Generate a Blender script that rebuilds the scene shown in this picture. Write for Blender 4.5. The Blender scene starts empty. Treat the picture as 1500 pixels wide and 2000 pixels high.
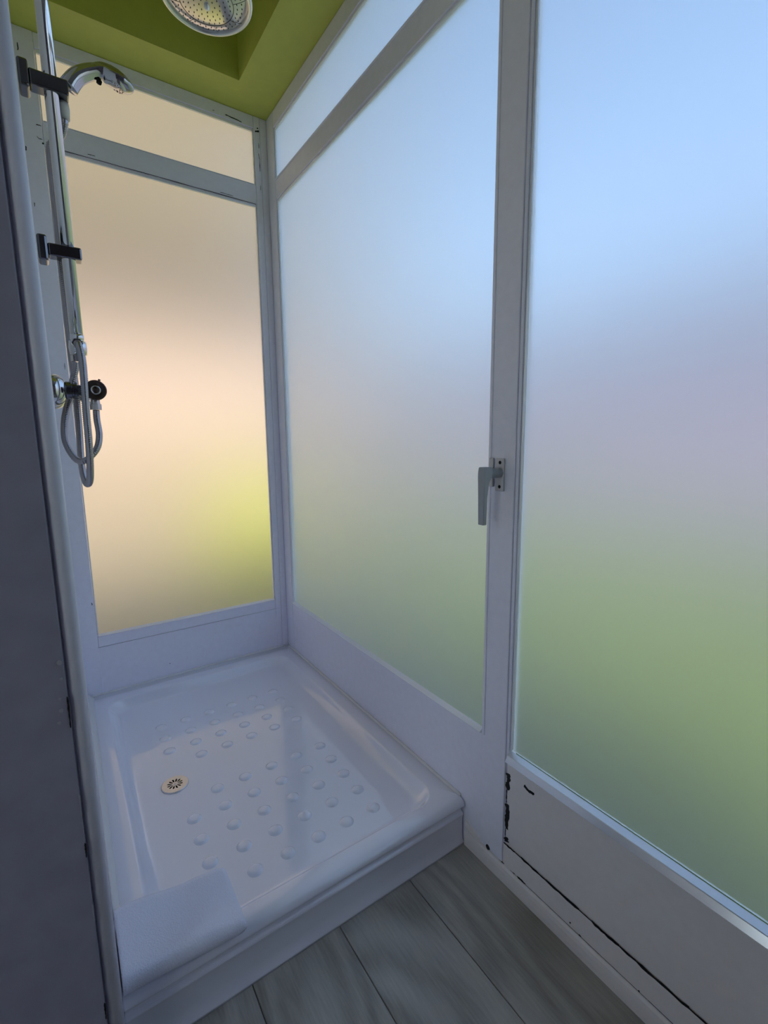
import bpy, bmesh, math, random
from mathutils import Vector, Matrix

S = bpy.context.scene
COL = S.collection
PI = math.pi
random.seed(4)

# ---------------------------------------------------------------- camera
cam_d = bpy.data.cameras.new('camera')
cam = bpy.data.objects.new('camera', cam_d)
COL.objects.link(cam)
cam_d.sensor_fit = 'VERTICAL'
cam_d.sensor_height = 36.0
cam_d.lens = 919.354 / 2000 * 36.0
cam_d.clip_start = 0.01
cam_d.clip_end = 500
_r = Vector((0.82421023, -0.56620438, -0.00949166)).normalized()
_f = Vector((0.55830801, 0.81529059, -0.15360147)).normalized()
_u = _r.cross(_f).normalized()
_m = Matrix((_r, _u, -_f)).transposed().to_4x4()
_m.translation = Vector((-0.68466, -1.68368, 0.91796))
cam.matrix_world = _m
S.camera = cam

# ---------------------------------------------------------------- sky, sun, exposure
W = bpy.data.worlds.new('sky')
S.world = W
W.use_nodes = True
nt = W.node_tree
bg = nt.nodes['Background']
sky = nt.nodes.new('ShaderNodeTexSky')
sky.sky_type = 'NISHITA'
sky.sun_disc = False
sky.sun_elevation = math.radians(48)
sky.sun_rotation = math.radians(205)
sky.air_density = 1.2
sky.dust_density = 0.3
sky.ozone_density = 1.6
nt.links.new(sky.outputs[0], bg.inputs[0])
bg.inputs[1].default_value = 0.066

sun_d = bpy.data.lights.new('sun', 'SUN')
sun_d.energy = 2.6
sun_d.angle = math.radians(3)
sun_d.color = (1.0, 0.93, 0.82)
sun = bpy.data.objects.new('sun', sun_d)
COL.objects.link(sun)
_sd = Vector((-math.sin(math.radians(25)) * math.cos(math.radians(48)), -math.cos(math.radians(25)) * math.cos(math.radians(48)), math.sin(math.radians(48))))
sun.rotation_euler = _sd.to_track_quat('Z', 'Y').to_euler()
sun.location = (-4, -6, 9)

S.view_settings.view_transform = 'Standard'
S.view_settings.look = 'None'
S.view_settings.gamma = 1
S.view_settings.use_curve_mapping = False
S.view_settings.exposure = 2.56
S.cycles.use_denoising = True
S.cycles.max_bounces = 14
S.cycles.diffuse_bounces = 8
S.cycles.glossy_bounces = 6
S.cycles.transmission_bounces = 12
S.cycles.sample_clamp_indirect = 6.0
S.cycles.caustics_reflective = False
S.cycles.caustics_refractive = True

# ---------------------------------------------------------------- materials
def mat(name, base=(0.8, 0.8, 0.8), rough=0.5, metal=0.0, coat=0.0, spec=0.5):
    m = bpy.data.materials.new(name)
    m.use_nodes = True
    b = m.node_tree.nodes['Principled BSDF']
    b.inputs['Base Color'].default_value = (*base, 1)
    b.inputs['Roughness'].default_value = rough
    b.inputs['Metallic'].default_value = metal
    b.inputs['Specular IOR Level'].default_value = spec
    if coat:
        b.inputs['Coat Weight'].default_value = coat
        b.inputs['Coat Roughness'].default_value = 0.04
    return m

def noise_finish(m, scale=30, bump=0.1, dist=0.002, tint=0.0, stretch=(1, 1, 1), detail=4):
    """fine relief and slight tone variation on object coordinates"""
    n, l = m.node_tree.nodes, m.node_tree.links
    b = n['Principled BSDF']
    tc = n.new('ShaderNodeTexCoord')
    mp = n.new('ShaderNodeMapping')
    mp.inputs['Scale'].default_value = stretch
    no = n.new('ShaderNodeTexNoise')
    no.inputs['Scale'].default_value = scale
    no.inputs['Detail'].default_value = detail
    l.new(tc.outputs['Object'], mp.inputs[0])
    l.new(mp.outputs[0], no.inputs['Vector'])
    if bump:
        bu = n.new('ShaderNodeBump')
        bu.inputs['Strength'].default_value = bump
        bu.inputs['Distance'].default_value = dist
        l.new(no.outputs['Fac'], bu.inputs['Height'])
        l.new(bu.outputs[0], b.inputs['Normal'])
    if tint:
        c = b.inputs['Base Color'].default_value[:3]
        r = n.new('ShaderNodeValToRGB')
        r.color_ramp.elements[0].position = 0.3
        r.color_ramp.elements[1].position = 0.7
        r.color_ramp.elements[0].color = (*[x * (1 - tint) for x in c], 1)
        r.color_ramp.elements[1].color = (*[min(1, x * (1 + tint)) for x in c], 1)
        l.new(no.outputs['Fac'], r.inputs[0])
        l.new(r.outputs[0], b.inputs['Base Color'])
    return m

M = {}
M['paint'] = noise_finish(mat('white frame paint', (0.88, 0.87, 0.96), 0.42), 60, 0.08, 0.001, 0.02)
M['paint_warm'] = noise_finish(mat('white paint in a warmer tone', (0.86, 0.80, 0.77), 0.42), 60, 0.08, 0.001, 0.02)  # warmer tint than the frame paint, offsets its bluish cast
M['bead'] = mat('glossy white glazing bead', (0.88, 0.89, 0.92), 0.16, spec=0.8, coat=1.0)
M['grey_paint'] = noise_finish(mat('grey satin wall paint', (0.38, 0.36, 0.43), 0.55), 25, 0.25, 0.003, 0.06)
M['wall'] = noise_finish(mat('off white wall paint', (0.86, 0.85, 0.88), 0.7), 40, 0.1, 0.002, 0.02)
M['green'] = noise_finish(mat('olive green ceiling paint', (0.62, 0.64, 0.13), 0.55), 30, 0.1, 0.002, 0.03)
M['chip'] = mat('bare dark chipped metal', (0.012, 0.011, 0.014), 0.8)
M['flake'] = mat('pale plaster flake', (0.45, 0.45, 0.47), 0.8)
M['tray'] = mat('glossy white acrylic', (0.88, 0.88, 0.96), 0.10, coat=1.0, spec=0.7)
M['alu'] = mat('pale anodised aluminium', (0.90, 0.91, 0.93), 0.2, 0.7)
M['sealant'] = noise_finish(mat('white silicone sealant', (0.78, 0.77, 0.76), 0.5), 50, 0.3, 0.002)
M['chrome'] = mat('polished chrome', (0.78, 0.78, 0.80), 0.06, 1.0)
M['hose'] = mat('chromed hose', (0.42, 0.40, 0.43), 0.2, 1.0)
M['black_chrome'] = mat('dark chrome', (0.20, 0.20, 0.22), 0.10, 1.0)
M['body_chrome'] = mat('chromed plastic', (0.52, 0.52, 0.55), 0.08, 1.0)
M['hosegap'] = mat('satin chrome', (0.60, 0.58, 0.58), 0.22, 1.0)
M['steel'] = noise_finish(mat('brushed steel', (0.78, 0.73, 0.70), 0.38, 0.85), 200, 0.05, 0.0005)
M['dark'] = mat('black void', (0.006, 0.006, 0.007), 0.9)
M['plastic'] = mat('white plastic', (0.82, 0.80, 0.74), 0.35)
M['rim'] = mat('bright chromed rim', (0.95, 0.95, 0.92), 0.28, 0.75)
M['nozzle'] = mat('dark rubber nozzle', (0.03, 0.03, 0.03), 0.6)
M['face'] = mat('grey chromed face', (0.62, 0.60, 0.60), 0.13, 0.9)
M['handle'] = noise_finish(mat('grey painted metal', (0.36, 0.38, 0.40), 0.4, 0.2), 90, 0.06, 0.0006)
M['plate'] = mat('worn white metal plate', (0.62, 0.61, 0.62), 0.45)
M['cap'] = mat('brown smoked cap', (0.10, 0.065, 0.06), 0.15, 0.5)

# frosted glass: rough refraction plus a little diffuse transmission
g = bpy.data.materials.new('frosted glass')
g.use_nodes = True
n, l = g.node_tree.nodes, g.node_tree.links
n.clear()
out = n.new('ShaderNodeOutputMaterial')
gl = n.new('ShaderNodeBsdfGlass')
gl.distribution = 'MULTI_GGX'
gl.inputs['Roughness'].default_value = 0.5
gl.inputs['IOR'].default_value = 1.45
gl.inputs['Color'].default_value = (0.975, 0.98, 0.985, 1)
tr = n.new('ShaderNodeBsdfTranslucent')
tr.inputs['Color'].default_value = (0.95, 0.96, 0.96, 1)
mx = n.new('ShaderNodeMixShader')
mx.inputs[0].default_value = 0.11
l.new(gl.outputs[0], mx.inputs[1])
l.new(tr.outputs[0], mx.inputs[2])
l.new(mx.outputs[0], out.inputs[0])
M['glass'] = g

# towel
t = mat('white towelling', (0.88, 0.89, 1.0), 0.95, spec=0.1)
n, l = t.node_tree.nodes, t.node_tree.links
b = n['Principled BSDF']
b.inputs['Sheen Weight'].default_value = 0.0
tc = n.new('ShaderNodeTexCoord')
n1 = n.new('ShaderNodeTexNoise'); n1.inputs['Scale'].default_value = 420; n1.inputs['Detail'].default_value = 3
n2 = n.new('ShaderNodeTexNoise'); n2.inputs['Scale'].default_value = 60; n2.inputs['Detail'].default_value = 5
ad = n.new('ShaderNodeMath'); ad.operation = 'ADD'
bu = n.new('ShaderNodeBump'); bu.inputs['Strength'].default_value = 0.55; bu.inputs['Distance'].default_value = 0.002
l.new(tc.outputs['Object'], n1.inputs['Vector']); l.new(tc.outputs['Object'], n2.inputs['Vector'])
l.new(n1.outputs['Fac'], ad.inputs[0]); l.new(n2.outputs['Fac'], ad.inputs[1])
l.new(ad.outputs[0], bu.inputs['Height']); l.new(bu.outputs[0], b.inputs['Normal'])
M['towel'] = t

def wood(name):
    m = mat(name, (0.2, 0.2, 0.2), 0.36)
    n, l = m.node_tree.nodes, m.node_tree.links
    b = n['Principled BSDF']
    tc = n.new('ShaderNodeTexCoord')
    oi = n.new('ShaderNodeObjectInfo')
    off = n.new('ShaderNodeVectorMath'); off.operation = 'SCALE'
    off.inputs[0].default_value = (17.3, 9.1, 5.7)
    l.new(oi.outputs['Random'], off.inputs['Scale'])
    add = n.new('ShaderNodeVectorMath'); add.operation = 'ADD'
    l.new(tc.outputs['Object'], add.inputs[0]); l.new(off.outputs[0], add.inputs[1])
    # long contour figure (cathedral grain)
    mp = n.new('ShaderNodeMapping'); mp.inputs['Scale'].default_value = (7.5, 1.9, 1.0)
    l.new(add.outputs[0], mp.inputs[0])
    no = n.new('ShaderNodeTexNoise'); no.inputs['Scale'].default_value = 1.0; no.inputs['Detail'].default_value = 0.3
    l.new(mp.outputs[0], no.inputs['Vector'])
    mul = n.new('ShaderNodeMath'); mul.operation = 'MULTIPLY'; mul.inputs[1].default_value = 48
    sn = n.new('ShaderNodeMath'); sn.operation = 'SINE'
    l.new(no.outputs['Fac'], mul.inputs[0]); l.new(mul.outputs[0], sn.inputs[0])
    # fine fibre
    mp2 = n.new('ShaderNodeMapping'); mp2.inputs['Scale'].default_value = (260, 22, 1)
    l.new(add.outputs[0], mp2.inputs[0])
    nf = n.new('ShaderNodeTexNoise'); nf.inputs['Scale'].default_value = 1.0; nf.inputs['Detail'].default_value = 5
    l.new(mp2.outputs[0], nf.inputs['Vector'])
    mp3 = n.new('ShaderNodeMapping'); mp3.inputs['Scale'].default_value = (9, 3, 1)
    l.new(add.outputs[0], mp3.inputs[0])
    nb = n.new('ShaderNodeTexNoise'); nb.inputs['Scale'].default_value = 1.0; nb.inputs['Detail'].default_value = 2
    l.new(mp3.outputs[0], nb.inputs['Vector'])
    a1 = n.new('ShaderNodeMath'); a1.operation = 'MULTIPLY_ADD'; a1.inputs[1].default_value = 0.065; a1.inputs[2].default_value = 0
    l.new(sn.outputs[0], a1.inputs[0])
    a2 = n.new('ShaderNodeMath'); a2.operation = 'MULTIPLY_ADD'; a2.inputs[1].default_value = 0.28
    l.new(nf.outputs['Fac'], a2.inputs[0]); l.new(a1.outputs[0], a2.inputs[2])
    a3 = n.new('ShaderNodeMath'); a3.operation = 'MULTIPLY_ADD'; a3.inputs[1].default_value = 0.40
    l.new(nb.outputs['Fac'], a3.inputs[0]); l.new(a2.outputs[0], a3.inputs[2])
    r = n.new('ShaderNodeValToRGB')
    e = r.color_ramp.elements
    e[0].position = 0.17; e[0].color = (0.25, 0.235, 0.205, 1)
    e[1].position = 0.53; e[1].color = (0.52, 0.50, 0.45, 1)
    l.new(a3.outputs[0], r.inputs[0])
    l.new(r.outputs[0], b.inputs['Base Color'])
    bu = n.new('ShaderNodeBump'); bu.inputs['Strength'].default_value = 0.15; bu.inputs['Distance'].default_value = 0.0008
    l.new(a2.outputs[0], bu.inputs['Height']); l.new(bu.outputs[0], b.inputs['Normal'])
    return m
M['wood'] = wood('grey oak laminate')

M['lawn'] = noise_finish(mat('lawn grass', (0.052, 0.086, 0.005), 0.9), 6, 0.6, 0.05, 0.25)
M['leaf'] = noise_finish(mat('hedge leaves', (0.075, 0.14, 0.035), 0.7), 12, 0.6, 0.05, 0.3)
M['leaf_y'] = noise_finish(mat('yellow green leaves', (0.42, 0.44, 0.045), 0.7), 12, 0.6, 0.05, 0.25)
M['cream'] = noise_finish(mat('cream render', (0.43, 0.31, 0.245), 0.9), 20, 0.2, 0.01, 0.03)
M['tan'] = noise_finish(mat('tan plinth render', (0.27, 0.205, 0.14), 0.9), 20, 0.2, 0.01, 0.03)
M['ochre'] = noise_finish(mat('ochre render', (0.14, 0.11, 0.062), 0.9), 20, 0.2, 0.01, 0.03)
M['pink'] = noise_finish(mat('pale pink render', (0.27, 0.225, 0.34), 0.9), 20, 0.2, 0.01, 0.03)
M['roof'] = noise_finish(mat('brown roof sheet', (0.30, 0.24, 0.20), 0.8), 10, 0.2, 0.01, 0.1)
M['soil'] = noise_finish(mat('pale gravel', (0.10, 0.10, 0.07), 0.95), 30, 0.5, 0.02, 0.15)
M['winglass'] = mat('dark window glass', (0.05, 0.06, 0.07), 0.05)

# ---------------------------------------------------------------- mesh helpers
def obj(name, bm, m, parent=None, bevel=0.0, smooth=False, segs=2):
    if bevel:
        bmesh.ops.bevel(bm, geom=list(bm.edges), offset=bevel, segments=segs, affect='EDGES', profile=0.5, clamp_overlap=True)
    bmesh.ops.recalc_face_normals(bm, faces=list(bm.faces))
    me = bpy.data.meshes.new(name)
    bm.to_mesh(me)
    bm.free()
    if smooth:
        for p in me.polygons:
            p.use_smooth = True
    me.materials.append(m)
    o = bpy.data.objects.new(name, me)
    COL.objects.link(o)
    if parent:
        o.parent = parent
        o.matrix_parent_inverse = parent.matrix_world.inverted()
    return o

def tag(o, label=None, cat=None, group=None, kind=None):
    for k, v in (('label', label), ('category', cat), ('group', group), ('kind', kind)):
        if v:
            o[k] = v
    return o

def empty(name, loc, label, cat, group=None, kind=None):
    o = bpy.data.objects.new(name, None)
    COL.objects.link(o)
    o.empty_display_size = 0.05
    o.location = loc
    o.matrix_world = Matrix.Translation(loc)
    return tag(o, label, cat, group, kind)

def box(x0, x1, y0, y1, z0, z1, bm=None):
    bm = bm or bmesh.new()
    v = [bm.verts.new((x, y, z)) for x in (x0, x1) for y in (y0, y1) for z in (z0, z1)]
    for f in ((0, 1, 3, 2), (4, 6, 7, 5), (0, 4, 5, 1), (2, 3, 7, 6), (0, 2, 6, 4), (1, 5, 7, 3)):
        bm.faces.new([v[i] for i in f])
    return bm

def lathe(prof, center, axis=(0, 0, 1), segs=48, bm=None, close=False):
    """prof: list of (radius, height along axis)"""
    bm = bm or bmesh.new()
    q = Vector(axis).normalized().to_track_quat('Z', 'Y')
    c = Vector(center)
    rings = []
    for r, h in prof:
        if r < 1e-6:
            rings.append([bm.verts.new(c + q @ Vector((0, 0, h)))])
        else:
            rings.append([bm.verts.new(c + q @ Vector((r * math.cos(2 * PI * i / segs), r * math.sin(2 * PI * i / segs), h))) for i in range(segs)])
    for a, b in zip(rings, rings[1:]):
        for i in range(segs):
            j = (i + 1) % segs
            if len(a) == 1 and len(b) == 1:
                continue
            if len(a) == 1:
                bm.faces.new((a[0], b[i], b[j]))
            elif len(b) == 1:
                bm.faces.new((a[i], a[j], b[0]))
            else:
                bm.faces.new((a[i], a[j], b[j], b[i]))
    return bm

def spline(pts, n=12):
    P = [Vector(p) for p in pts]
    out = []
    for i in range(len(P) - 1):
        p0 = P[max(i - 1, 0)]; p1 = P[i]; p2 = P[i + 1]; p3 = P[min(i + 2, len(P) - 1)]
        for k in range(n):
            t = k / n
            out.append(0.5 * ((2 * p1) + (p2 - p0) * t + (2 * p0 - 5 * p1 + 4 * p2 - p3) * t * t + (3 * p1 - p0 - 3 * p2 + p3) * t ** 3))
    out.append(P[-1])
    return out

def resample(P, step):
    out = [P[0]]
    acc = 0.0
    for a, b in zip(P, P[1:]):
        d = (b - a).length
        while acc + d >= step and d > 1e-9:
            t = (step - acc) / d
            a = a + (b - a) * t
            out.append(a)
            d = (b - a).length
            acc = 0.0
        acc += d
    return out

def sweep(P, rad, segs=12, bm=None, side=None):
    """tube along P; rad(i) -> (r_side, r_up); side: fixed side axis"""
    bm = bm or bmesh.new()
    rings = []
    N = len(P)
    prev = None
    for i in range(N):
        t = (P[min(i + 1, N - 1)] - P[max(i - 1, 0)]).normalized()
        if side is not None:
            s = Vector(side)
        else:
            if prev is None:
                s = t.orthogonal()
            else:
                s = prev
        s = (s - t * s.dot(t)).normalized()
        prev = s
        u = t.cross(s)
        ra, rb = rad(i)
        rings.append([bm.verts.new(P[i] + s * ra * math.cos(2 * PI * k / segs) + u * rb * math.sin(2 * PI * k / segs)) for k in range(segs)])
    for a, b in zip(rings, rings[1:]):
        for k in range(segs):
            bm.faces.new((a[k], a[(k + 1) % segs], b[(k + 1) % segs], b[k]))
    bm.faces.new(rings[0][::-1])
    bm.faces.new(rings[-1])
    return bm

def rr_loop(bm, x0, x1, y0, y1, r, z, seg=8):
    vs = []
    for cx, cy, a0 in ((x1 - r, y1 - r, 0), (x0 + r, y1 - r, 90), (x0 + r, y0 + r, 180), (x1 - r, y0 + r, 270)):
        for k in range(seg + 1):
            a = math.radians(a0 + 90 * k / seg)
            vs.append(bm.verts.new((cx + r * math.cos(a), cy + r * math.sin(a), z)))
    return vs

def bridge(bm, a, b):
    for i in range(len(a)):
        j = (i + 1) % len(a)
        bm.faces.new((a[i], a[j], b[j], b[i]))

# paint chips: thin dark flakes, points on the face plane, widths in metres
def chip(pts, width, plane, parent, mt=None, name='paint_chip', proud=0.0004, jag=0.45):
    """plane ('x', v) or ('y', v): the coordinate of the painted face; pts are the other two"""
    rnd = random.Random(int(abs(pts[0][0]) * 9999) + len(pts))
    bm = bmesh.new()
    ax, v = plane
    P = []
    if len(pts) == 1:
        c = pts[0]
        outline = [(c[0] + width * rnd.uniform(0.75, 1.2) * math.cos(a), c[1] + width * rnd.uniform(0.75, 1.2) * math.sin(a)) for a in [2 * PI * k / 11 for k in range(11)]]
    else:
        up, dn = [], []
        dense = []
        for a, b2 in zip(pts, pts[1:]):
            for k in range(4):
                dense.append((a[0] + (b2[0] - a[0]) * k / 4, a[1] + (b2[1] - a[1]) * k / 4))
        dense.append(pts[-1])
        for i, p in enumerate(dense):
            a = dense[max(i - 1, 0)]; b2 = dense[min(i + 1, len(dense) - 1)]
            d = Vector((b2[0] - a[0], b2[1] - a[1])).normalized()
            nn = Vector((-d.y, d.x))
            w = width * 0.5 * rnd.uniform(1 - jag, 1 + jag)
            if i in (0, len(dense) - 1):
                w *= 0.3
            up.append((p[0] + nn.x * w, p[1] + nn.y * w))
            w = width * 0.5 * rnd.uniform(1 - jag, 1 + jag)
            dn.append((p[0] - nn.x * w * .8, p[1] - nn.y * w * .8))
        outline = up + dn[::-1]
    for off in (-proud, 0.0006):
        ring = [bm.verts.new((v + off, a, b2) if ax == 'x' else (a, v + off, b2)) for a, b2 in outline]
        P.append(ring)
    N = len(outline)
    for i in range(N):
        j = (i + 1) % N
        bm.faces.new((P[0][i], P[0][j], P[1][j], P[1][i]))
    if len(pts) == 1:
        bm.faces.new(P[0])
    else:
        h = N // 2
        for i in range(h - 1):
            bm.faces.new((P[0][i], P[0][i + 1], P[0][N - 2 - i], P[0][N - 1 - i]))
    return obj(name, bm, mt or M['chip'], parent)

# ---------------------------------------------------------------- room shell
ZC = 1.9855                                 # ceiling height
XL = -0.683                                 # inner face of the left partition
fl = obj('floor', box(-2.1, 0.05, -3.3, 0.05, -0.08, -0.0085), M['dark'])
tag(fl, 'grey oak laminate floor in front of the shower tray', 'floor', kind='structure')
xs = [0.0, -0.160, -0.3275, -0.4975]
while xs[-1] > -2.0:
    xs.append(xs[-1] - 0.1685)
for i, (a, b) in enumerate(zip(xs, xs[1:])):
    cut = (-2.35, -1.95, -2.15, -1.85)[i % 4]
    for y0, y1 in ((-3.2, cut), (cut, -0.95)):
        o = obj('plank', box(b + 0.0006, a - 0.0006, y0 + 0.0006, y1 - 0.0006, -0.0085, 0.0), M['wood'], fl, bevel=0.0012, segs=1)

# ceiling with a recess above the tray
bm = bmesh.new()
RX0, RX1, RY0, RY1, RZ = -0.600, -0.1314, -0.872, -0.1278, 2.26
X0, X1, Y0, Y1 = -2.1, 0.06, -1.02, 0.06
o4 = [bm.verts.new(p) for p in ((X0, Y0, ZC), (X1, Y0, ZC), (X1, Y1, ZC), (X0, Y1, ZC))]
i4 = [bm.verts.new(p) for p in ((RX0, RY0, ZC), (RX1, RY0, ZC), (RX1, RY1, ZC), (RX0, RY1, ZC))]
t4 = [bm.verts.new(p) for p in ((RX0, RY0, RZ), (RX1, RY0, RZ), (RX1, RY1, RZ), (RX0, RY1, RZ))]
u4 = [bm.verts.new(p) for p in ((X0, Y0, RZ + 0.05), (X1, Y0, RZ + 0.05), (X1, Y1, RZ + 0.05), (X0, Y1, RZ + 0.05))]
bridge(bm, o4, i4); bridge(bm, i4, t4); bm.faces.new(t4); bridge(bm, o4, u4); bm.faces.new(u4)
ceil = obj('ceiling', bm, M['green'])
tag(ceil, 'olive green ceiling with a square recess above the shower', 'ceiling', kind='structure')

ob = obj('room_ceiling', box(-2.1, 0.06, -3.3, -1.0203, ZC, ZC + 0.1), M['grey_paint'], ceil)

# left partition: end face towards the room, round bead on its edge
wl = obj('wall_left', box(-2.05, XL - 0.002, -1.012, 0.06, 0.0, ZC - 0.001), M['wall'])
tag(wl, 'dark grey partition wall at the left of the shower', 'wall', kind='structure')
obj('wall_face', box(-2.05, -0.7030, -1.0335, -1.0125, 0.001, ZC - 0.002), M['grey_paint'], wl, bevel=0.0015)
bm = bmesh.new()
bead = [Vector((-0.6924, -1.0240, 0.0)), Vector((-0.6924, -1.0240, ZC - 0.002))]
sweep(bead, lambda i: (0.0092, 0.0092), 32, bm)
tb = obj('trim_1', bm, M['paint'], smooth=True)
tag(tb, 'rounded white bead on the edge of the dark left wall', 'trim', kind='structure')
for k, (z, w) in enumerate(((0.66, .0030), (0.60, .0022), (0.585, .0016), (0.64, .0020), (0.615, .0014))):
    chip([(-0.7075 - 0.0035 * (k % 3), z), ], w, ('y', -1.0335), wl, M['flake'], 'plaster_flake', proud=0.0012)
for k, (z0, z1) in enumerate(((0.615, 0.575), (0.485, 0.455), (0.415, 0.395), (0.325, 0.300), (0.17, 0.145), (0.13, 0.10))):
    chip([(-0.7036, z0), (-0.7039, (z0 + z1) / 2), (-0.7036, z1)], 0.0018, ('y', -1.0335), wl, M['flake'] if k % 2 else M['chip'], 'plaster_flake', proud=0.0008)

bm = box(-2.1, -2.0, -3.3, -1.95, 0, ZC - 0.001)
box(-2.1, -2.0, -1.12, -1.02, 0, ZC - 0.001, bm)
box(-2.1, -2.0, -1.95, -1.12, 0, 0.45, bm)
box(-2.1, -2.0, -1.95, -1.12, 1.85, ZC - 0.001, bm)
ws = obj('wall_side', bm, M['grey_paint'])
tag(ws, 'plain far side wall of the bathroom', 'wall', kind='structure')
wf = obj('wall_front', box(-2.0, 0.0, -3.3, -3.2, 0, ZC - 0.001), M['grey_paint'])
tag(wf, 'plain wall behind the viewer', 'wall', kind='structure')
wr = obj('wall_right', box(0.0, 0.06, -3.3, -2.02, 0, ZC - 0.001), M['grey_paint'])
tag(wr, 'plain wall past the large frosted pane', 'wall', kind='structure')

# ---------------------------------------------------------------- window_1: back glazing (plane y = 0)
D = 0.024
def wedge(par, ax, a0, a1, prof):
    """sloped glazing bead: profile (depth, height) run along the other horizontal axis"""
    bm = bmesh.new()
    r0, r1 = [[bm.verts.new((d, a, z) if ax == 'x' else (a, d, z)) for d, z in prof] for a in (a0, a1)]
    bridge(bm, r0, r1); bm.faces.new(r0); bm.faces.new(r1[::-1])
    return obj('glazing_bead', bm, M['bead'], par)
w1 = empty('window_1', (-0.34, 0, 0), 'white framed frosted window at the back of the shower', 'window', kind='structure')
stL = obj('stile', box(XL + 0.001, -0.6375, 0.0, D, 0.10, ZC - 0.001), M['paint'], w1, bevel=0.0012)
stR = obj('stile', box(-0.0450, -0.0240, 0.0, D, 0.10, ZC - 0.001), M['paint'], w1, bevel=0.0012)
cp = obj('corner_post', box(-0.0236, -0.0005, -0.0008, D, 0.10, ZC - 0.001), M['paint'], w1, bevel=0.0015)
head = obj('head_rail', box(-0.6370, -0.0455, 0.0006, D, 1.9480, ZC - 0.001), M['paint'], w1, bevel=0.0012)
mid = obj('middle_rail', box(-0.6370, -0.0455, 0.0006, D, 1.7140, 1.7735), M['paint'], w1, bevel=0.0012)
low = obj('bottom_rail', box(-0.6370, -0.0455, 0.0003, D, 0.2700, 0.3045), M['paint'], w1, bevel=0.0012)
pan = obj('lower_panel', box(-0.6415, -0.0320, 0.0016, D - .01, 0.10, 0.2692), M['paint'], w1, bevel=0.001)
def beadA(x0, x1, z0, z1):
    o = obj('glazing_bead', box(x0, x1, 0.0045, 0.0120, z0, z1), M['bead'], w1, bevel=0.0015)
    return o
for z0, z1 in ((1.7740, 1.9475), (0.3050, 1.7135)):
    beadA(-0.6370, -0.6335, z0, z1); beadA(-0.0485, -0.0455, z0, z1)
    wedge(w1, 'y', -0.6330, -0.0490, ((0.0120, z0), (-0.0005, z0), (-0.0012, z0 + .001), (0.0120, z0 + 0.0055))); beadA(-0.6330, -0.0490, z1 - 0.009, z1)
    obj('pane', box(-0.6365, -0.0460, 0.0122, 0.0172, z0 + 0.0005, z1 - 0.0005), M['glass'], w1)
PY = ('y', 0.0)
for pts, w, par in (
    ([(-0.138, 1.9571), (-0.1185, 1.9552), (-0.0847, 1.9528)], .0030, head),
    ([(-0.0404, 1.9387), (-0.030, 1.9423), (-0.0265, 1.9415)], .0060, stR),
    ([(-0.0335, 1.950), (-0.0290, 1.9518)], .0034, stR),
    ([(-0.0313, 1.8743), (-0.0287, 1.8563), (-0.0287, 1.8199)], .0022, stR),
    ([(-0.0297, 1.906), (-0.0290, 1.8907)], .0014, stR),
    ([(-0.0292, 1.7769), (-0.03, 1.7607)], .0014, stR),
    ([(-0.651, 1.7598), (-0.6460, 1.7602), (-0.6390, 1.7597)], .0022, stL),
    ([(-0.6516, 1.7312), (-0.6477, 1.7263), (-0.6400, 1.7266)], .0016, stL),
    ([(-0.6394, 1.717)], .0024, stL),
    ([(-0.6714, 1.9441), (-0.6721, 1.9262)], .0028, stL),
    ([(-0.6785, 1.6992), (-0.6788, 1.688)], .0030, stL),
    ([(-0.6740, 1.562), (-0.6743, 1.552)], .0018, stL),
    ([(-0.5365, 1.7219), (-0.5270, 1.7224), (-0.5179, 1.7222)], .0016, mid),
    ([(-0.1683, 1.7195), (-0.1480, 1.7192), (-0.1267, 1.7188)], .0014, mid),
    ([(-0.178, 1.9558), (-0.1716, 1.9565)], .0016, head),
    ([(-0.6432, 0.4204), (-0.6428, 0.4119)], .0024, stL),
    ([(-0.6454, 1.1432), (-0.6459, 1.1245)], .0014, stL),
    ([(-0.4353, 0.1566)], .0014, pan),
):
    chip(pts, w, ('y', 0.0 if par in (stL, stR) else (0.0016 if par is pan else 0.0006)), par)
# paint crack above the lower panel; dark strip painting the middle rail's shadow gap
chip([(-0.6415, 0.2690), (-0.50, 0.2697), (-0.33, 0.2694), (-0.18, 0.2697), (-0.0325, 0.2700)], .0008, ('y', 0.0003), low, M['flake'], 'crack_shade_line')
chip([(-0.6330, 1.7136), (-0.45, 1.7137), (-0.25, 1.7137), (-0.0490, 1.7136)], .0016, ('y', 0.0006), mid, name='crack_shade_line', jag=0.7)

# ---------------------------------------------------------------- window_2: right glazing beside the tray (plane x = 0)
w2 = empty('window_2', (0, -0.55, 0), 'tall frosted pane along the shower tray with a transom light above', 'window', kind='structure')
cs = obj('stile', box(0.0, D, -0.0555, 0.055, 0.0, ZC - 0.001), M['paint'], w2, bevel=0.0012)
hd2 = obj('head_rail', box(0.0006, D, -1.0445, -0.0560, 1.9365, ZC - 0.001), M['paint'], w2, bevel=0.0012)
tr2 = obj('transom_rail', box(0.0004, D, -1.0445, -0.0560, 1.7190, 1.7745), M['paint'], w2, bevel=0.0012)
lp2 = obj('lower_panel', box(0.0010, D - .01, -1.0445, -0.0560, 0.0, 0.2970), M['paint'], w2, bevel=0.0012)
def beadB(par, y0, y1, z0, z1, x0=0.0040, x1=0.0095):
    return obj('glazing_bead', box(x0, x1, y0, y1, z0, z1), M['bead'], par, bevel=0.0013)
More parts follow.
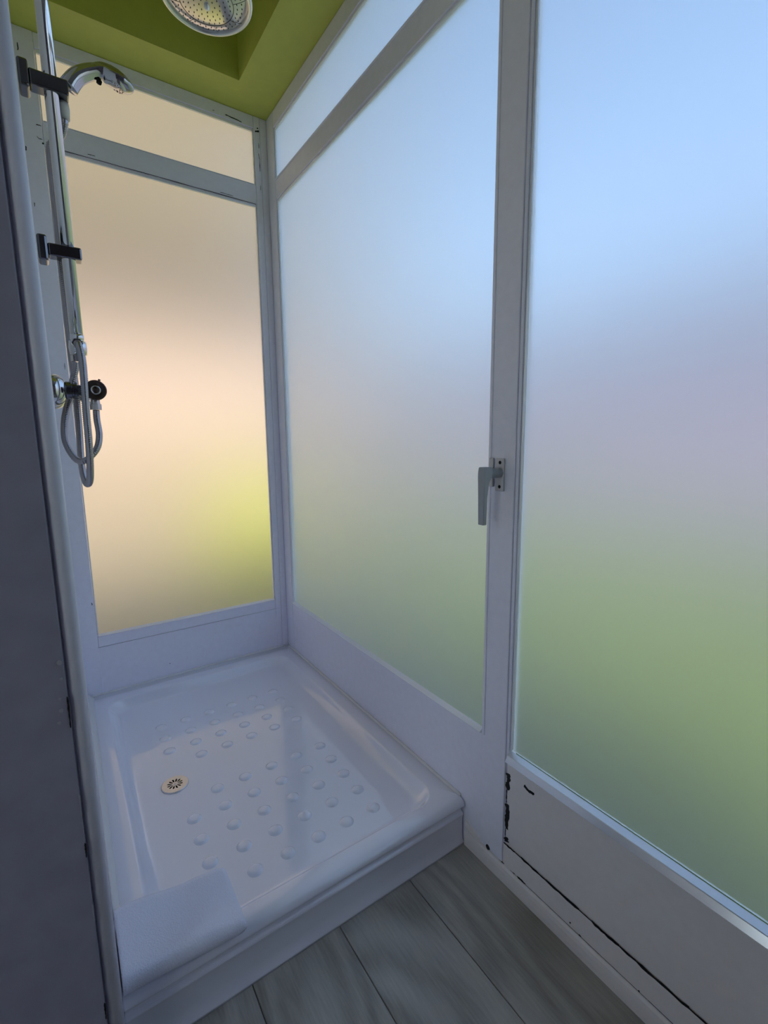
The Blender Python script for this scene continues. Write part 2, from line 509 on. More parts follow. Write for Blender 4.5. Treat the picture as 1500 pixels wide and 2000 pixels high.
for z0, z1 in ((1.7750, 1.9360), (0.2975, 1.7185)):
    beadB(w2, -0.0600, -0.0560, z0, z1); beadB(w2, -1.0445, -1.0390, z0, z1)
    wedge(w2, 'x', -1.0385, -0.0605, ((0.0095, z0), (-0.0010, z0), (-0.0030, z0 + .001), (-0.0028, z0 + .0025), (0.0095, z0 + 0.0085))); beadB(w2, -1.0385, -0.0605, z1 - 0.006, z1)
    obj('pane', box(0.0098, 0.0148, -1.0440, -0.0565, z0 + .0005, z1 - .0005), M['glass'], w2)

# trim_2: the post between the two right hand windows, with the window handle on it
pst = obj('trim_2', box(-0.0006, D, -1.1085, -1.0450, 0.040, ZC - 0.001), M['paint'], bevel=0.0016)
tag(pst, 'white post between the two frosted right hand panes', 'post', kind='structure')
obj('edge_strip', box(-0.0022, 0.004, -1.0520, -1.0452, 0.2985, ZC - 0.003), M['paint'], pst, bevel=0.0012)

# ---------------------------------------------------------------- window_3: large pane nearest the viewer
w3 = empty('window_3', (0, -1.5, 0), 'large frosted pane at the right above a chipped white panel', 'window', kind='structure')
YE = -1.96
obj('stile', box(0.0, D, -2.0195, YE, 0.0, ZC - 0.001), M['paint_warm'], w3, bevel=0.0012)
s3 = obj('stile', box(0.0015, D, -1.1160, -1.1090, 0.2805, ZC - 0.001), M['paint'], w3, bevel=0.0012)
obj('head_rail', box(0.0006, D, YE + .0005, -1.1165, 1.9365, ZC - 0.001), M['paint_warm'], w3, bevel=0.0012)
lp3 = obj('lower_panel', box(0.0030, D - .01, YE + .0005, -1.1112, 0.0876, 0.2790), M['paint_warm'], w3, bevel=0.0012)
br3 = obj('bottom_rail', box(0.0010, D, YE + .0005, -1.1090, 0.030, 0.0868), M['paint_warm'], w3, bevel=0.0012)
lb = wedge(w3, 'x', YE + .0005, -1.1165, ((0.0095, 0.2792), (-0.0090, 0.2792), (-0.0102, 0.2805), (-0.0050, 0.2918), (-0.0040, 0.2926), (0.0095, 0.2958)))
lb.data.materials[0] = M['alu']
beadB(w3, -1.1210, -1.1165, 0.3010, 1.9360)
beadB(w3, YE + .0005, YE + .005, 0.3010, 1.9360)
beadB(w3, YE + .0055, -1.1215, 1.930, 1.9360)
obj('pane', box(0.0098, 0.0148, YE + .001, -1.1170, 0.2975, 1.9355), M['glass'], w3)

chip([(-1.1150, 0.2480), (-1.1158, 0.2380), (-1.1160, 0.2238), (-1.1145, 0.2110)], 0.0099, ('x', 0.0030), lp3)
chip([(-1.1126, 0.2110), (-1.1126, 0.1900), (-1.1126, 0.1789)], .0026, ('x', 0.0030), lp3)
chip([(-1.1148, 0.1789), (-1.1160, 0.1656), (-1.1162, 0.1444), (-1.1150, 0.1219)], 0.0106, ('x', 0.0030), lp3)
chip([(-1.1128, 0.1219), (-1.1128, 0.1020)], .0022, ('x', 0.0030), lp3)
chip([(-1.1140, 0.1020), (-1.1165, 0.0970), (-1.1185, 0.0930)], 0.0115, ('x', 0.0030), lp3)
chip([(-1.1545, 0.2478), (-1.1590, 0.2450), (-1.1640, 0.2432), (-1.1700, 0.2432), (-1.1785, 0.2442)], .0062, ('x', 0.0030), lp3, jag=0.2)
G = [(-1.1105, 0.0872), (-1.1254, 0.0874), (-1.1399, 0.0876), (-1.1555, 0.0877), (-1.1841, 0.0872), (-1.2137, 0.0868), (-1.2514, 0.0870), (-1.2835, 0.0874), (-1.3081, 0.0873), (-1.3317, 0.0867), (-1.3567, 0.0868), (-1.3845, 0.0870), (-1.4230, 0.0870), (-1.4623, 0.0874), (-1.4984, 0.0875), (-1.62, 0.0872)]
for a, b, w in ((0, 2, .0030), (3, 5, .0036), (5, 7, .0044), (8, 10, .0048), (10, 11, .0036), (11, 13, .0050), (13, 15, .0034)):
    chip(G[a:b + 1], w, ('x', 0.0010), br3, jag=0.5)
chip(G, .0013, ('x', 0.0010), br3, name='crack_shade_line', jag=0.4)

w5 = empty('fill_window', (-2.05, -1.53, 0.45), 'unseen frosted window added in the far side wall for fill light', 'window', kind='structure')  # unseen window added to throw light on the right hand panel and post
bm = box(-2.07, -2.03, -1.95, -1.90, 0.45, 1.85)
box(-2.07, -2.03, -1.17, -1.12, 0.45, 1.85, bm)
box(-2.07, -2.03, -1.90, -1.17, 0.45, 0.50, bm)
box(-2.07, -2.03, -1.90, -1.17, 1.80, 1.85, bm)
obj('frame', bm, M['paint'], w5)
obj('pane', box(-2.055, -2.050, -1.901, -1.169, 0.499, 1.801), M['glass'], w5)

# baseboard moulding along the right wall
bm = bmesh.new()
prof = [(0.012, 0.0), (-0.0050, 0.0), (-0.0058, 0.012), (-0.0052, 0.024), (-0.0036, 0.032), (-0.0008, 0.0362), (0.003, 0.0375), (0.012, 0.0375)]
ra = [bm.verts.new((x, -1.0015, z)) for x, z in prof]
rb = [bm.verts.new((x, -2.02, z)) for x, z in prof]
bridge(bm, ra, rb); bm.faces.new(ra); bm.faces.new(rb[::-1])
bs = obj('baseboard_right', bm, M['paint_warm'])
tag(bs, 'rounded white skirting strip below the right hand windows', 'baseboard', kind='structure')
bm = bmesh.new()
prof = [(0.006, 0.0376), (-0.0035, 0.0376), (-0.0040, 0.050), (-0.0020, 0.060), (0.006, 0.064)]
ra = [bm.verts.new((x, -1.0015, z)) for x, z in prof]
rb = [bm.verts.new((x, -1.046, z - (0.014 if z > .045 else 0))) for x, z in prof]
bridge(bm, ra, rb); bm.faces.new(ra); bm.faces.new(rb[::-1])
obj('end_piece', bm, M['paint_warm'], bs)
chip([(-1.0692, 0.0444)], .0062, ('x', -0.0006), pst)
chip([(-1.1012, 0.0392), (-1.1137, 0.0388)], .0020, ('x', 0.0010), br3)
chip([(-1.1368, 0.0382), (-1.142, 0.0388)], .0022, ('x', 0.0010), br3)
chip([(-1.1486, 0.0386), (-1.159, 0.0390), (-1.1691, 0.0386)], .0044, ('x', 0.0010), br3)
chip([(-1.2684, 0.0460)], .0016, ('x', 0.0010), br3)
chip([(-1.2864, 0.0392), (-1.2906, 0.0386)], .0020, ('x', 0.0010), br3)
chip([(-1.3929, 0.0392)], .0014, ('x', 0.0010), br3)
chip([(-1.13, 0.0380), (-1.25, 0.0379), (-1.40, 0.0380), (-1.60, 0.0379)], .0008, ('x', 0.0010), br3, name='crack_shade_line')

# window handle
h = obj('handle', box(-0.0045, -0.0008, -1.0860, -1.0655, 0.8180, 0.8800), M['plate'], pst, bevel=0.0012)
tag(h, 'grey espagnolette handle on the white post')
bm = bmesh.new()
sweep([Vector((-0.0045, -1.0765, 0.8530)), Vector((-0.0400, -1.0765, 0.8530))], lambda i: (0.0085, 0.0095), 16, bm)
obj('spindle', bm, M['handle'], h, smooth=True)
bm = bmesh.new()
LV = [(0.8650, -0.034, -0.052, .0085), (0.8560, -0.032, -0.053, .0095), (0.8440, -0.036, -0.053, .0095), (0.8350, -0.041, -0.0535, .0085), (0.8100, -0.0430, -0.0535, .0075), (0.7580, -0.0435, -0.0525, .0070)]
rings = []
for z, xa, xb, hw in LV:
    rings.append([bm.verts.new(p) for p in ((xa, -1.0765 - hw, z), (xa, -1.0765 + hw, z), (xb, -1.0765 + hw, z), (xb, -1.0765 - hw, z))])
for a, b in zip(rings, rings[1:]):
    bridge(bm, a, b)
bm.faces.new(rings[0]); bm.faces.new(rings[-1][::-1])
obj('lever', bm, M['handle'], h, bevel=0.0016)
for z in (0.8720, 0.8265):
    obj('screw', lathe([(0.0, 0.0016), (0.0022, 0.0013), (0.0034, 0.0)], (-0.0045, -1.0765, z), (-1, 0, 0), 14), M['chip'], h)
obj('keeper', box(-0.0060, -0.0020, -1.0605, -1.0500, 0.8250, 0.8800), M['plate'], pst, bevel=0.001)

# ---------------------------------------------------------------- shower tray
TX0, TX1, TY0, TY1, TZ = -0.6835, -0.0015, -1.0, -0.0020, 0.1117
tray = empty('shower_tray', (-0.34, -0.5, 0), 'glossy white raised shower tray with round grip studs', 'shower tray')
bm = bmesh.new()
FZ = 0.085
L = []
def lp(dx, dy, r, z):
    L.append(rr_loop(bm, TX0 + dx, TX1 - dx, TY0 + dy, TY1 - dx, r, z))
for d, z in ((0.0, 0.0), (0.0, 0.006), (0.004, 0.010), (0.0055, 0.030), (0.0062, 0.062), (0.0040, 0.0715), (0.0035, 0.0745), (0.0070, 0.0765), (0.0105, 0.0790), (0.0110, 0.0830), (0.0085, 0.0880), (0.0030, 0.0925), (0.0, 0.0965), (0.0008, 0.1000), (0.0035, 0.1050), (0.0080, 0.1088), (0.0140, 0.1107), (0.0210, TZ)):
    lp(d * 0.1, d, 0.003, z)
def li(x0, x1, y0, y1, r, z):
    L.append(rr_loop(bm, x0, x1, y0, y1, r, z))
def mixl(t, z):
    a = (-0.633, -0.048, -0.9570, -0.0700, 0.045)
    b = (-0.6030, -0.0760, -0.9310, -0.0920, 0.036)
    q = [a[i] + (b[i] - a[i]) * t for i in range(5)]
    li(*q, z)
mixl(-0.10, 0.1116); mixl(0.0, 0.1105); mixl(0.10, 0.1080); mixl(0.22, 0.1030)
mixl(0.40, 0.0970); mixl(0.60, 0.0920); mixl(0.80, 0.0880); mixl(0.93, 0.0863); mixl(1.10, 0.0853)
mixl(1.35, FZ)
for a, b in zip(L, L[1:]):
    bridge(bm, a, b)
bm.faces.new(L[0][::-1])
DC = (-0.5260, -0.5345)
hole = [bm.verts.new((DC[0] + 0.026 * math.cos(2 * PI * k / 36), DC[1] + 0.026 * math.sin(2 * PI * k / 36), FZ)) for k in range(36)]
ed = [bm.edges.new((hole[k], hole[(k + 1) % 36])) for k in range(36)]
inner = L[-1]
ed += [bm.edges.get((inner[k], inner[(k + 1) % len(inner)])) for k in range(len(inner))]
bmesh.ops.triangle_fill(bm, use_beauty=True, use_dissolve=False, edges=ed)
body = obj('tray_body', bm, M['tray'], tray, smooth=True)
# drain
bm = bmesh.new()
lathe([(0.026, 0.0), (0.0255, -0.03), (0.0, -0.03)], (DC[0], DC[1], FZ), (0, 0, 1), 36, bm)
obj('drain_well', bm, M['dark'], tray)
bm = bmesh.new()
def ringv(r, z, n, c=DC):
    return [bm.verts.new((c[0] + r * math.cos(2 * PI * k / n), c[1] + r * math.sin(2 * PI * k / n), z)) for k in range(n)]
zt = FZ + 0.0030
outer = ringv(0.0295, zt, 48)
ed = [bm.edges.new((outer[k], outer[(k + 1) % 48])) for k in range(48)]
slots = []
for s in range(12):
    a = 2 * PI * s / 12 + 0.12
    pr = [(0.0062, -0.0008), (0.0062, 0.0008), (0.0120, 0.0020), (0.0160, 0.0021), (0.0176, 0.0012), (0.0180, 0.0), (0.0176, -0.0012), (0.0160, -0.0021), (0.0120, -0.0020)]
    vs = [bm.verts.new((DC[0] + r * math.cos(a) - t * math.sin(a), DC[1] + r * math.sin(a) + t * math.cos(a), zt)) for r, t in pr]
    slots.append(vs)
    ed += [bm.edges.new((vs[k], vs[(k + 1) % len(vs)])) for k in range(len(vs))]
bmesh.ops.triangle_fill(bm, use_beauty=True, use_dissolve=False, edges=ed)
rim = ringv(0.0308, FZ + 0.0018, 48); rim2 = ringv(0.0310, FZ, 48)
bridge(bm, outer, rim); bridge(bm, rim, rim2)
for vs in slots:
    dn = [bm.verts.new(v.co - Vector((0, 0, 0.0022))) for v in vs]
    bridge(bm, vs, dn)
dr = obj('drain_cover', bm, M['steel'], tray)
tag(dr, 'round steel drain cover with twelve radial slots')
obj('screw', lathe([(0.0, 0.0012), (0.0022, 0.0010), (0.0030, 0.0)], (DC[0], DC[1], zt), (0, 0, 1), 16), M['hosegap'], dr)
# grip studs: one mesh, copied
stud_me = None
colsx = [-0.507, -0.4365, -0.366, -0.2950, -0.2245, -0.153]
for r_, y in enumerate((-0.8500, -0.7795, -0.7100, -0.6415, -0.5740, -0.4160, -0.3510, -0.2850, -0.2180)):
    for c_, x in enumerate(colsx):
        if c_ == 0 and y in (-0.5740, -0.4160):
            continue
        if stud_me is None:
            prof = [(0.0, 0.0040), (0.005, 0.0039), (0.0090, 0.0036), (0.0118, 0.0028), (0.0138, 0.0015), (0.0152, 0.0004), (0.0160, -0.0002)]
            o = obj('grip_stud', lathe(prof, (0, 0, 0), (0, 0, 1), 28), M['tray'], None, smooth=True)
            stud_me = o.data
        else:
            o = bpy.data.objects.new('grip_stud', stud_me)
            COL.objects.link(o)
        o.parent = tray
        o.location = Vector((-0.68466 + (x + 0.68466) * 0.971, -1.68368 + (y + 1.68368) * 0.971, FZ)) - Vector((-0.34, -0.5, 0))
# sealant along the walls
def seal(p0, p1, r, name='sealant'):
    P = resample([Vector(p0), Vector(p1)], 0.012)
    rnd = random.Random(3)
    return obj(name, sweep(P, lambda i: (r * rnd.uniform(.85, 1.2), r * rnd.uniform(.85, 1.2)), 10), M['sealant'], tray, smooth=True)
seal((-0.676, -0.0015, 0.1120), (-0.004, -0.0015, 0.1120), 0.0042)
seal((-0.0018, -0.012, 0.1118), (-0.0018, -0.990, 0.1118), 0.0042)
bm = bmesh.new()
N = 60
rings = []
rnd = random.Random(8)
for k in range(N + 1):
    y = -0.006 - 0.846 * k / N
    w = 0.018 - 0.006 * k / N + rnd.uniform(-.0008, .0008)
    rings.append([bm.verts.new(p) for p in ((XL + 0.0005, y, 0.105), (XL + 0.0005, y, 0.128), (XL + 0.004, y, 0.1265), (XL + w * .6, y, 0.1175), (XL + w, y, 0.1120), (XL + w, y, 0.105))])
for a, b in zip(rings, rings[1:]):
    bridge(bm, a, b)
bm.faces.new(rings[0]); bm.faces.new(rings[-1][::-1])
obj('sealant', bm, M['sealant'], tray, smooth=True)

# ---------------------------------------------------------------- folded bath mat on the front left rim
bm = bmesh.new()
NX, NY = 36, 30
def mat_top(u, v):
    # u across x 0..1, v from the back edge (0) to the rolled front edge (1)
    x = -0.681 + u * 0.178
    ease = 0.5 + 0.5 * u
    y = -0.872 - 0.022 * u + (-0.115 + 0.010 * u) * v
    z = 0.146 + 0.004 * math.sin(3.0 * u + 0.5) * (1 - v) + 0.0025 * math.sin(9 * u + 2 * v)
    return x, y, z
rows = []
nprof = []
for v in [i / 12 for i in range(13)]:
    nprof.append(('t', v))
for a in range(1, 10):
    nprof.append(('f', a / 10))
for v in [i / 12 for i in range(13)]:
    nprof.append(('b', v))
for i in range(NX + 1):
    u = i / NX
    ue = min(1, max(0, (u - 0.93) / 0.07))
    pinch = math.sqrt(max(0.0, 1 - ue ** 2.2))
    row = []
    for k, s in nprof:
        x, y1, z1 = mat_top(u, 1)
        zb = 0.1150
        h = (z1 - zb) / 2
        if k == 't':
            x, y, z = mat_top(u, s)
        elif k == 'f':
            th = PI * s
            y = y1 - h * 0.85 * math.sin(th); z = (zb + h) + h * math.cos(th)
        else:
            x, y, z = mat_top(u, 1 - s)
            y = y + 0.002
            z = zb + 0.004 * max(0, s - 0.6)
        zm = zb + 0.016
        z = zm + (z - zm) * (0.30 + 0.70 * pinch)
        row.append(bm.verts.new((x, y, z)))
    rows.append(row)
for a, b in zip(rows, rows[1:]):
    for k in range(len(a)):
        j = (k + 1) % len(a)
        bm.faces.new((a[k], a[j], b[j], b[k]))
bm.faces.new(rows[0]); bm.faces.new(rows[-1][::-1])
tw = obj('bath_mat', bm, M['towel'], smooth=True)
tag(tw, 'folded white towelling bath mat on the front left corner of the tray', 'bath mat')

# ---------------------------------------------------------------- riser rail with brackets and diverter
BX, BY, BR = -0.6310, -0.5, 0.0118
rail = empty('shower_rail', (BX, BY, 1.13), 'chrome riser rail with wall brackets on the left wall', 'shower rail')
P = [Vector((BX, BY, 1.134)), Vector((BX, BY, 1.90))]
arc = [Vector((BX + 0.055 * (1 - math.cos(a)), BY, 1.90 + 0.055 * math.sin(a))) for a in [PI / 2 * k / 8 for k in range(1, 9)]]
P += arc + [Vector((-0.3285 - 0.04, BY, 1.955))] + [Vector((-0.3285 - 0.04 + 0.04 * math.sin(a), BY - 0.004, 1.955 - 0.04 * (1 - math.cos(a)))) for a in [PI / 2 * k / 6 for k in range(1, 7)]]
P.append(Vector((-0.3285, -0.504, 1.9125)))
obj('riser_pipe', sweep(P, lambda i: (BR, BR), 28, side=(0, 1, 0)), M['chrome'], rail, smooth=True)
def bracket(z, back, front, hh, hw):
    b = obj('bracket', box(-0.664, front, BY - hw, BY + hw, z - hh, z + hh), M['black_chrome'], rail, bevel=0.003, segs=3)
    obj('wall_plate', box(-0.6805, -0.664, BY - 0.021, BY + 0.021, z - 0.023, z + 0.023), M['black_chrome'], b, bevel=0.004, segs=3)
    return b
bracket(1.2875, 0, -0.6085, 0.0115, 0.0150)
ub = bracket(1.5840, 0, -0.6030, 0.0135, 0.0150)
obj('hose_socket', lathe([(0.0, 0.0), (0.0105, 0.0), (0.0115, -0.010), (0.0100, -0.028), (0.0, -0.028)], (-0.6136, -0.4840, 1.5705), (0, 0, 1), 20), M['plastic'], ub, smooth=True)
dv = obj('diverter', lathe([(0.0, 0.0), (0.0125, 0.0), (0.0125, -0.010), (0.0112, -0.0108), (0.0112, -0.0125), (0.0150, -0.0135), (0.0165, -0.026), (0.0150, -0.040), (0.0, -0.041)], (BX, BY, 1.134), (0, 0, 1), 28), M['chrome'], rail, smooth=True)
obj('port_nut', lathe([(0.0, 0.0), (0.0100, 0.0), (0.0100, 0.012), (0.0, 0.012)], (-0.6330, -0.5155, 1.112), (0.05, -1, 0.1), 6), M['chrome'], dv)
obj('port_nut', lathe([(0.0, 0.0), (0.0090, 0.0), (0.0090, 0.012), (0.0, 0.012)], (-0.6370, -0.500, 1.0925), (0, 0, -1), 6), M['chrome'], dv)

# hand shower in the upper bracket
def px_(x, z):
    return Vector((x, -0.5, z))
hs = empty('hand_shower', (-0.6075, -0.5, 1.588), 'chrome curved hand shower hanging in the upper bracket', 'hand shower')
KS = [(-0.6020, 1.5935, .0130, .0165), (-0.5950, 1.6050, .0135, .0155), (-0.5850, 1.6180, .0135, .0150), (-0.5690, 1.6305, .0135, .0140), (-0.5520, 1.6395, .0140, .0128),
      (-0.5405, 1.6430, .0155, .0150), (-0.5300, 1.6410, .0180, .0175), (-0.5180, 1.6380, .0205, .0165), (-0.5060, 1.6340, .0205, .0135), (-0.4960, 1.6305, .0170, .0095), (-0.4890, 1.6285, .0100, .0050), (-0.4868, 1.6276, .0040, .0016)]
pts = spline([px_(a, b) for a, b, _, _ in KS], 6)
def krad(i):
    t = min(i / 6, len(KS) - 1.0001); k = int(t); f = t - k
    return (KS[k][2] * (1 - f) + KS[k + 1][2] * f, KS[k][3] * (1 - f) + KS[k + 1][3] * f)
obj('shower_body', sweep(pts, krad, 24, side=(0, 1, 0)), M['body_chrome'], hs, smooth=True)
fd = Vector((0.40, 0, -1)).normalized() * -1
ax = Vector((-0.36, 0.10, -0.93)).normalized()
fc = Vector((-0.5170, -0.5, 1.6280))
fp = obj('spray_plate', lathe([(0.0, 0.0055), (0.0140, 0.0052), (0.0165, 0.0030), (0.0175, -0.006)], fc, ax, 32), M['face'], hs, smooth=True)
bm = bmesh.new()
q = ax.to_track_quat('Z', 'Y')
for k in range(14):
    for rr, nn in ((0.0125, 14), (0.0075, 8)):
        if k < nn:
            c = fc + q @ Vector((rr * math.cos(2 * PI * k / nn), rr * math.sin(2 * PI * k / nn), 0.0050))
            lathe([(0.0012, 0.0), (0.0010, 0.0008), (0.0, 0.0009)], c, ax, 6, bm)
tag(obj('spray_nozzles', bm, M['cap'], fp), kind='stuff')
obj('spray_knob', lathe([(0.0, 0.010), (0.0045, 0.0095), (0.0050, 0.004), (0.0025, 0.003), (0.0025, -0.004)], (-0.5470, -0.5, 1.6285), (-0.25, 0, -1), 14), M['dark'], hs, smooth=True)

# ---------------------------------------------------------------- bar mixer valve
val = empty('mixer_valve', (-0.612, -0.5, 1.02), 'chrome shower mixer valve with round brown knob on the left wall', 'mixer valve')
VZ = 1.0195
vx = -0.6115
bm = bmesh.new()
lathe([(0.0, 0.0), (0.015, 0.0), (0.016, 0.004), (0.016, 0.142), (0.015, 0.146), (0.0, 0.146)], (vx, -0.548, VZ), (0, 1, 0), 28, bm)
obj('valve_body', bm, M['chrome'], val, smooth=True)
kb = obj('knob', lathe([(0.0, 0.0), (0.0188, 0.0), (0.0195, 0.0015), (0.0195, 0.016), (0.0182, 0.0175), (0.0165, 0.0175), (0.0163, 0.0165), (0.0, 0.0165)], (vx, -0.548, VZ), (0, -1, 0), 36), M['cap'], val, smooth=True)
obj('knob_ring', lathe([(0.0090, 0.0165), (0.0090, 0.0185), (0.0066, 0.0190), (0.0066, 0.0165)], (vx, -0.548, VZ), (0, -1, 0), 28), M['hosegap'], kb, smooth=True)
obj('knob_pin', lathe([(0.0, 0.006), (0.0022, 0.0055), (0.0024, 0.0)], (vx + 0.0070, -0.558, VZ + 0.0165), (0.3, 0, 1), 10), M['cap'], kb)
obj('knob', lathe([(0.0, 0.0), (0.0172, 0.0), (0.0178, 0.0015), (0.0178, 0.016), (0.0165, 0.0180), (0.0, 0.0185)], (vx, -0.402, VZ), (0, 1, 0), 36), M['chrome'], val, smooth=True)
for y in (-0.528, -0.420):
    e = obj('wall_flange', lathe([(0.031, -0.0005), (0.0312, 0.003), (0.0300, 0.008), (0.0270, 0.0135), (0.0220, 0.0185), (0.0160, 0.0215), (0.0, 0.0222)], (-0.6825, y, VZ), (1, 0, 0), 36), M['chrome'], val, smooth=True)
    obj('union_nut', lathe([(0.0, 0.0), (0.0165, 0.0), (0.0175, 0.001), (0.0175, 0.0100), (0.0155, 0.0110), (0.0155, 0.0140), (0.0165, 0.015), (0.0165, 0.020), (0.0120, 0.0210), (0.0120, 0.044)], (-0.6610, y, VZ), (1, 0, 0), 24), M['black_chrome'], e)
on = obj('outlet', lathe([(0.0, 0.0), (0.0080, 0.0), (0.0085, -0.012), (0.0105, -0.0125), (0.0105, -0.024), (0.0, -0.024)], (vx - 0.0005, -0.530, VZ - 0.013), (0, 0, 1), 20), M['hosegap'], val)

# flexible hoses
def hose(name, ctrl, label, rb=0.0062, ra=0.0052, n=14):
    P = resample(spline(ctrl, n), 0.00125)
    bm = sweep(P, lambda i: ((rb, rb) if (i % 3) else (ra, ra)), 12)
    o = obj(name, bm, M['hose'], smooth=True)
    return tag(o, label, 'hose', 'flexible metal hoses')
h1 = hose('shower_hose', [(-0.6136, -0.4840, 1.5405), (-0.6137, -0.4838, 1.534), (-0.6185, -0.474, 1.520), (-0.6310, -0.463, 1.506), (-0.6420, -0.460, 1.4928), (-0.6426, -0.458, 1.42), (-0.6428, -0.46, 1.3521), (-0.6432, -0.46, 1.2742), (-0.6431, -0.46, 1.154), (-0.6426, -0.462, 1.0921),
     (-0.6415, -0.468, 1.0502), (-0.6430, -0.478, 0.9538), (-0.6460, -0.495, 0.889), (-0.6452, -0.505, 0.8480), (-0.6405, -0.520, 0.8300), (-0.6352, -0.543, 0.8476), (-0.6328, -0.570, 0.9103),
     (-0.6319, -0.5755, 0.9802), (-0.6300, -0.5755, 1.0388), (-0.6291, -0.560, 1.0793), (-0.6318, -0.545, 1.106), (-0.6325, -0.5322, 1.1115)], 'long ribbed chrome hose from the hand shower looping below the valve', rb=0.0070, ra=0.0059)
h2 = hose('shower_hose', [(-0.6120, -0.530, 0.9818), (-0.6125, -0.532, 0.962), (-0.6115, -0.538, 0.930), (-0.6195, -0.545, 0.902), (-0.6410, -0.546, 0.8800), (-0.6570, -0.540, 0.8840), (-0.6700, -0.530, 0.9161), (-0.6695, -0.520, 0.9506), (-0.6620, -0.506, 0.985),
     (-0.6530, -0.495, 1.0094), (-0.6465, -0.496, 1.0405), (-0.6385, -0.499, 1.068), (-0.6370, -0.500, 1.0796)], 'short ribbed hose curling in a ring under the round brown knob', rb=0.0066, ra=0.0058)

# ---------------------------------------------------------------- rain shower head
rc = Vector((-0.3285, -0.504, 1.860))
rh = empty('rain_shower_head', (rc.x, rc.y, 1.86), 'round overhead rain shower with white rim below the green ceiling', 'shower head')
obj('head_rim', lathe([(0.0868, 0.004), (0.0868, -0.0010), (0.0885, -0.0032), (0.0925, -0.0034), (0.0955, -0.0010), (0.0965, 0.0040), (0.0950, 0.0090), (0.0900, 0.0130)], rc, (0, 0, 1), 72), M['rim'], rh, smooth=True)
obj('head_shell', lathe([(0.0900, 0.0130), (0.070, 0.021), (0.045, 0.028), (0.022, 0.034), (0.017, 0.042), (0.016, 0.052), (0.0, 0.052)], rc, (0, 0, 1), 48), M['chrome'], rh, smooth=True)
def dome(r):
    return 0.003 - 0.026 * math.sqrt(max(0, 1 - (r / 0.0925) ** 2)) + 0.026 * math.sqrt(1 - (0.0868 / 0.0925) ** 2)
pr = []
for k in range(25):
    r = 0.0868 * (1 - k / 24)
    pr.append((r, dome(r)))
fpl = obj('spray_plate', lathe(pr, rc, (0, 0, 1), 72), M['face'], rh, smooth=True)
bm = bmesh.new()
for R0 in (0.0555, ):
    P = [rc + Vector((R0 * math.cos(2 * PI * k / 72), R0 * math.sin(2 * PI * k / 72), dome(R0))) for k in range(73)]
    sweep(P, lambda i: (0.0007, 0.0007), 6, bm)
for k in range(8):
    a = 2 * PI * k / 8 + 0.25
    P = [rc + Vector((r * math.cos(a), r * math.sin(a), dome(r))) for r in [0.0555 + 0.031 * j / 6 for j in range(7)]]
    sweep(P, lambda i: (0.0005, 0.0005), 5, bm)
obj('seam_line', bm, M['nozzle'], fpl)
bm = bmesh.new()
for r, nn in ((0.016, 8), (0.027, 14), (0.038, 20), (0.0485, 26), (0.0635, 34), (0.0735, 40)):
    for k in range(nn):
        a = 2 * PI * k / nn + r * 30
        lathe([(0.0011, 0.0004), (0.0010, -0.0012), (0.0, -0.0013)], rc + Vector((r * math.cos(a), r * math.sin(a), dome(r))), (0, 0, 1), 6, bm)
tag(obj('spray_nozzles', bm, M['nozzle'], fpl), kind='stuff')
obj('centre_screw', lathe([(0.0, -0.0078), (0.0040, -0.0066), (0.0060, -0.0030), (0.0064, 0.002)], rc + Vector((0, 0, dome(0))), (0, 0, 1), 20), M['rim'], fpl, smooth=True)

# ---------------------------------------------------------------- outside, seen only as blur through the frosted panes
GZ = -0.25
lawn = obj('garden_lawn', box(-14, 30, -16, 22, GZ - 0.2, GZ), M['lawn'])
tag(lawn, 'green lawn outside the frosted panes', 'lawn', kind='structure')
obj('outer_base', box(-2.0, -0.0, -3.2, 0.0, GZ, -0.081), M['wall'], fl)
# roof over the shower room
rf = obj('outer_roof', box(-2.2, 0.14, -3.4, 0.14, 2.312, 2.40), M['roof'], ceil)

def house(name, x0, x1, y0, y1, z1, mt, label, wins, eave):
    e = empty(name, ((x0 + x1) / 2, (y0 + y1) / 2, GZ), label, 'house')
    obj('house_wall', box(x0, x1, y0, y1, GZ, z1), mt, e)
    obj('roof', box(x0 - eave, x1 + eave, y0 - eave, y1 + eave, z1, z1 + 0.16), M['roof'], e, bevel=0.02)
    for (a0, a1, b0, b1, side) in wins:
        if side == 'y':
            f = obj('window', box(a0, a1, y0 - 0.03, y0 + 0.02, b0, b1), M['paint'], e, bevel=0.005)
            obj('window_pane', box(a0 + .06, a1 - .06, y0 - 0.034, y0 + 0.02, b0 + .06, b1 - .06), M['winglass'], f)
        else:
            f = obj('window', box(x0 - 0.03, x0 + 0.02, a0, a1, b0, b1), M['paint'], e, bevel=0.005)
            obj('window_pane', box(x0 - 0.034, x0 + 0.02, a0 + .06, a1 - .06, b0 + .06, b1 - .06), M['winglass'], f)
    return e
house('garden_house', -6.0, 2.1, 3.2, 8.0, 6.0, M['cream'], 'cream neighbouring house blurred behind the back window', [(-4.2, -3.2, 0.7, 1.9, 'y')], 0.45)
obj('shade_ledge', box(-6.0, 2.1, 2.65, 3.2, 2.55, 2.7), M['ochre'], bpy.data.objects['garden_house'])  # added so that its shadow dims the house wall below
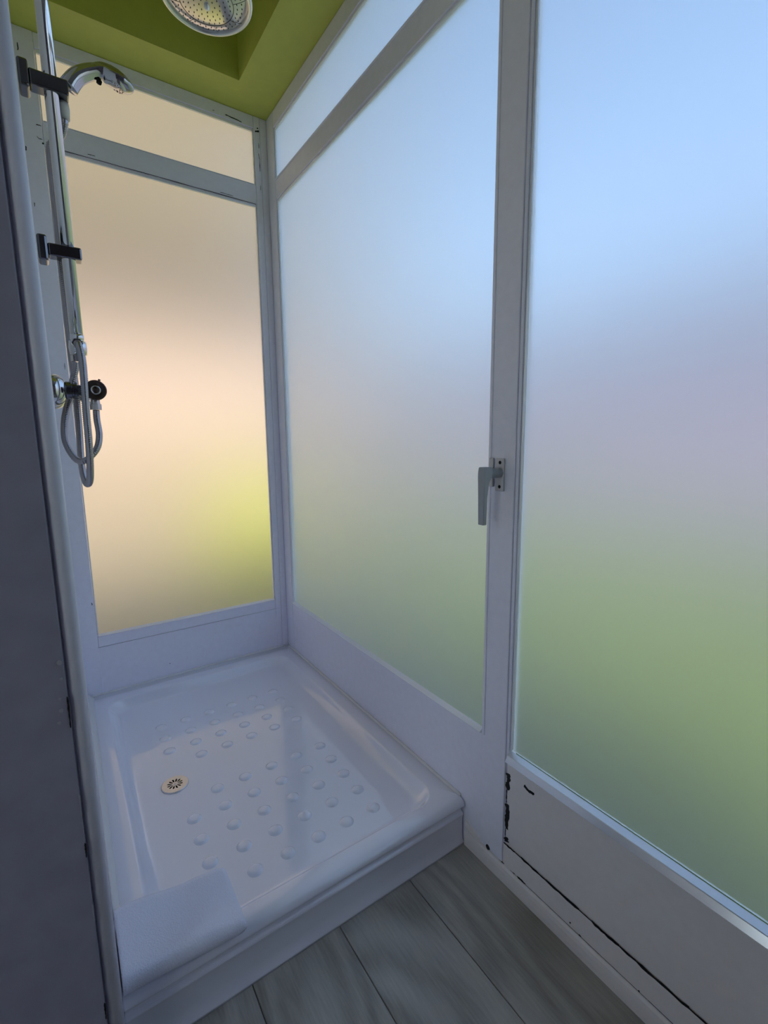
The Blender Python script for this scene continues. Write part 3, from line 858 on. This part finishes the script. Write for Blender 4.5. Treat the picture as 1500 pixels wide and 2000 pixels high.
obj('plinth', box(-6.0, 2.1, 3.14, 3.21, GZ, 0.95), M['tan'], bpy.data.objects['garden_house'])
obj('upper_wall', box(-6.0, 2.1, 3.12, 3.21, 2.701, 5.99), M['ochre'], bpy.data.objects['garden_house'])
obj('garden_path', box(-6, 0.25, 1.0, 3.18, GZ, GZ + 0.012), M['soil'], lawn)
house('garden_house', 5.4, 10.0, -9.0, 17.0, 2.45, M['pink'], 'pale pink house blurred behind the large right hand pane', [(-6.6, -5.4, 0.8, 1.9, 'x')], 0.3)

def bush(name, c, r, mt, label, cat, seed, squash=1.0):
    rnd = random.Random(seed)
    e = empty(name, (c[0], c[1], GZ), label, cat)
    bm = bmesh.new()
    for k in range(900):
        d = Vector((rnd.gauss(0, 1), rnd.gauss(0, 1), rnd.gauss(0, 1))).normalized()
        rr = rnd.uniform(0.75, 1.0)
        p = Vector((c[0] + d.x * r[0] * rr, c[1] + d.y * r[1] * rr, c[2] + d.z * r[2] * rr))
        if p.z < GZ:
            continue
        s = rnd.uniform(0.05, 0.11)
        a = Vector((rnd.gauss(0, 1), rnd.gauss(0, 1), rnd.gauss(0, 1))).normalized()
        b = a.orthogonal().normalized()
        vs = [bm.verts.new(p + v) for v in (-a * s, b * s * .45, a * s, -b * s * .45)]
        bm.faces.new(vs)
    bmesh.ops.create_icosphere(bm, subdivisions=2, radius=1.0, matrix=Matrix.Translation(c) @ Matrix.Diagonal((r[0] * .82, r[1] * .82, r[2] * .82, 1)))
    tag(obj('foliage', bm, mt, e), kind='stuff')
    obj('stem', sweep([Vector((c[0], c[1], GZ)), Vector((c[0], c[1], c[2]))], lambda i: (0.04, 0.04), 8), M['roof'], e)
    return e
bush('garden_shrub', (0.85, 2.45, 0.12), (0.62, 0.42, 0.52), M['leaf_y'], 'yellow green shrub blurred behind the lower right of the back window', 'shrub', 2)
bush('garden_shrub', (3.6, -2.3, 0.05), (0.8, 1.3, 0.50), M['leaf'], 'dark green shrub blurred low behind the large right hand pane', 'shrub', 5)
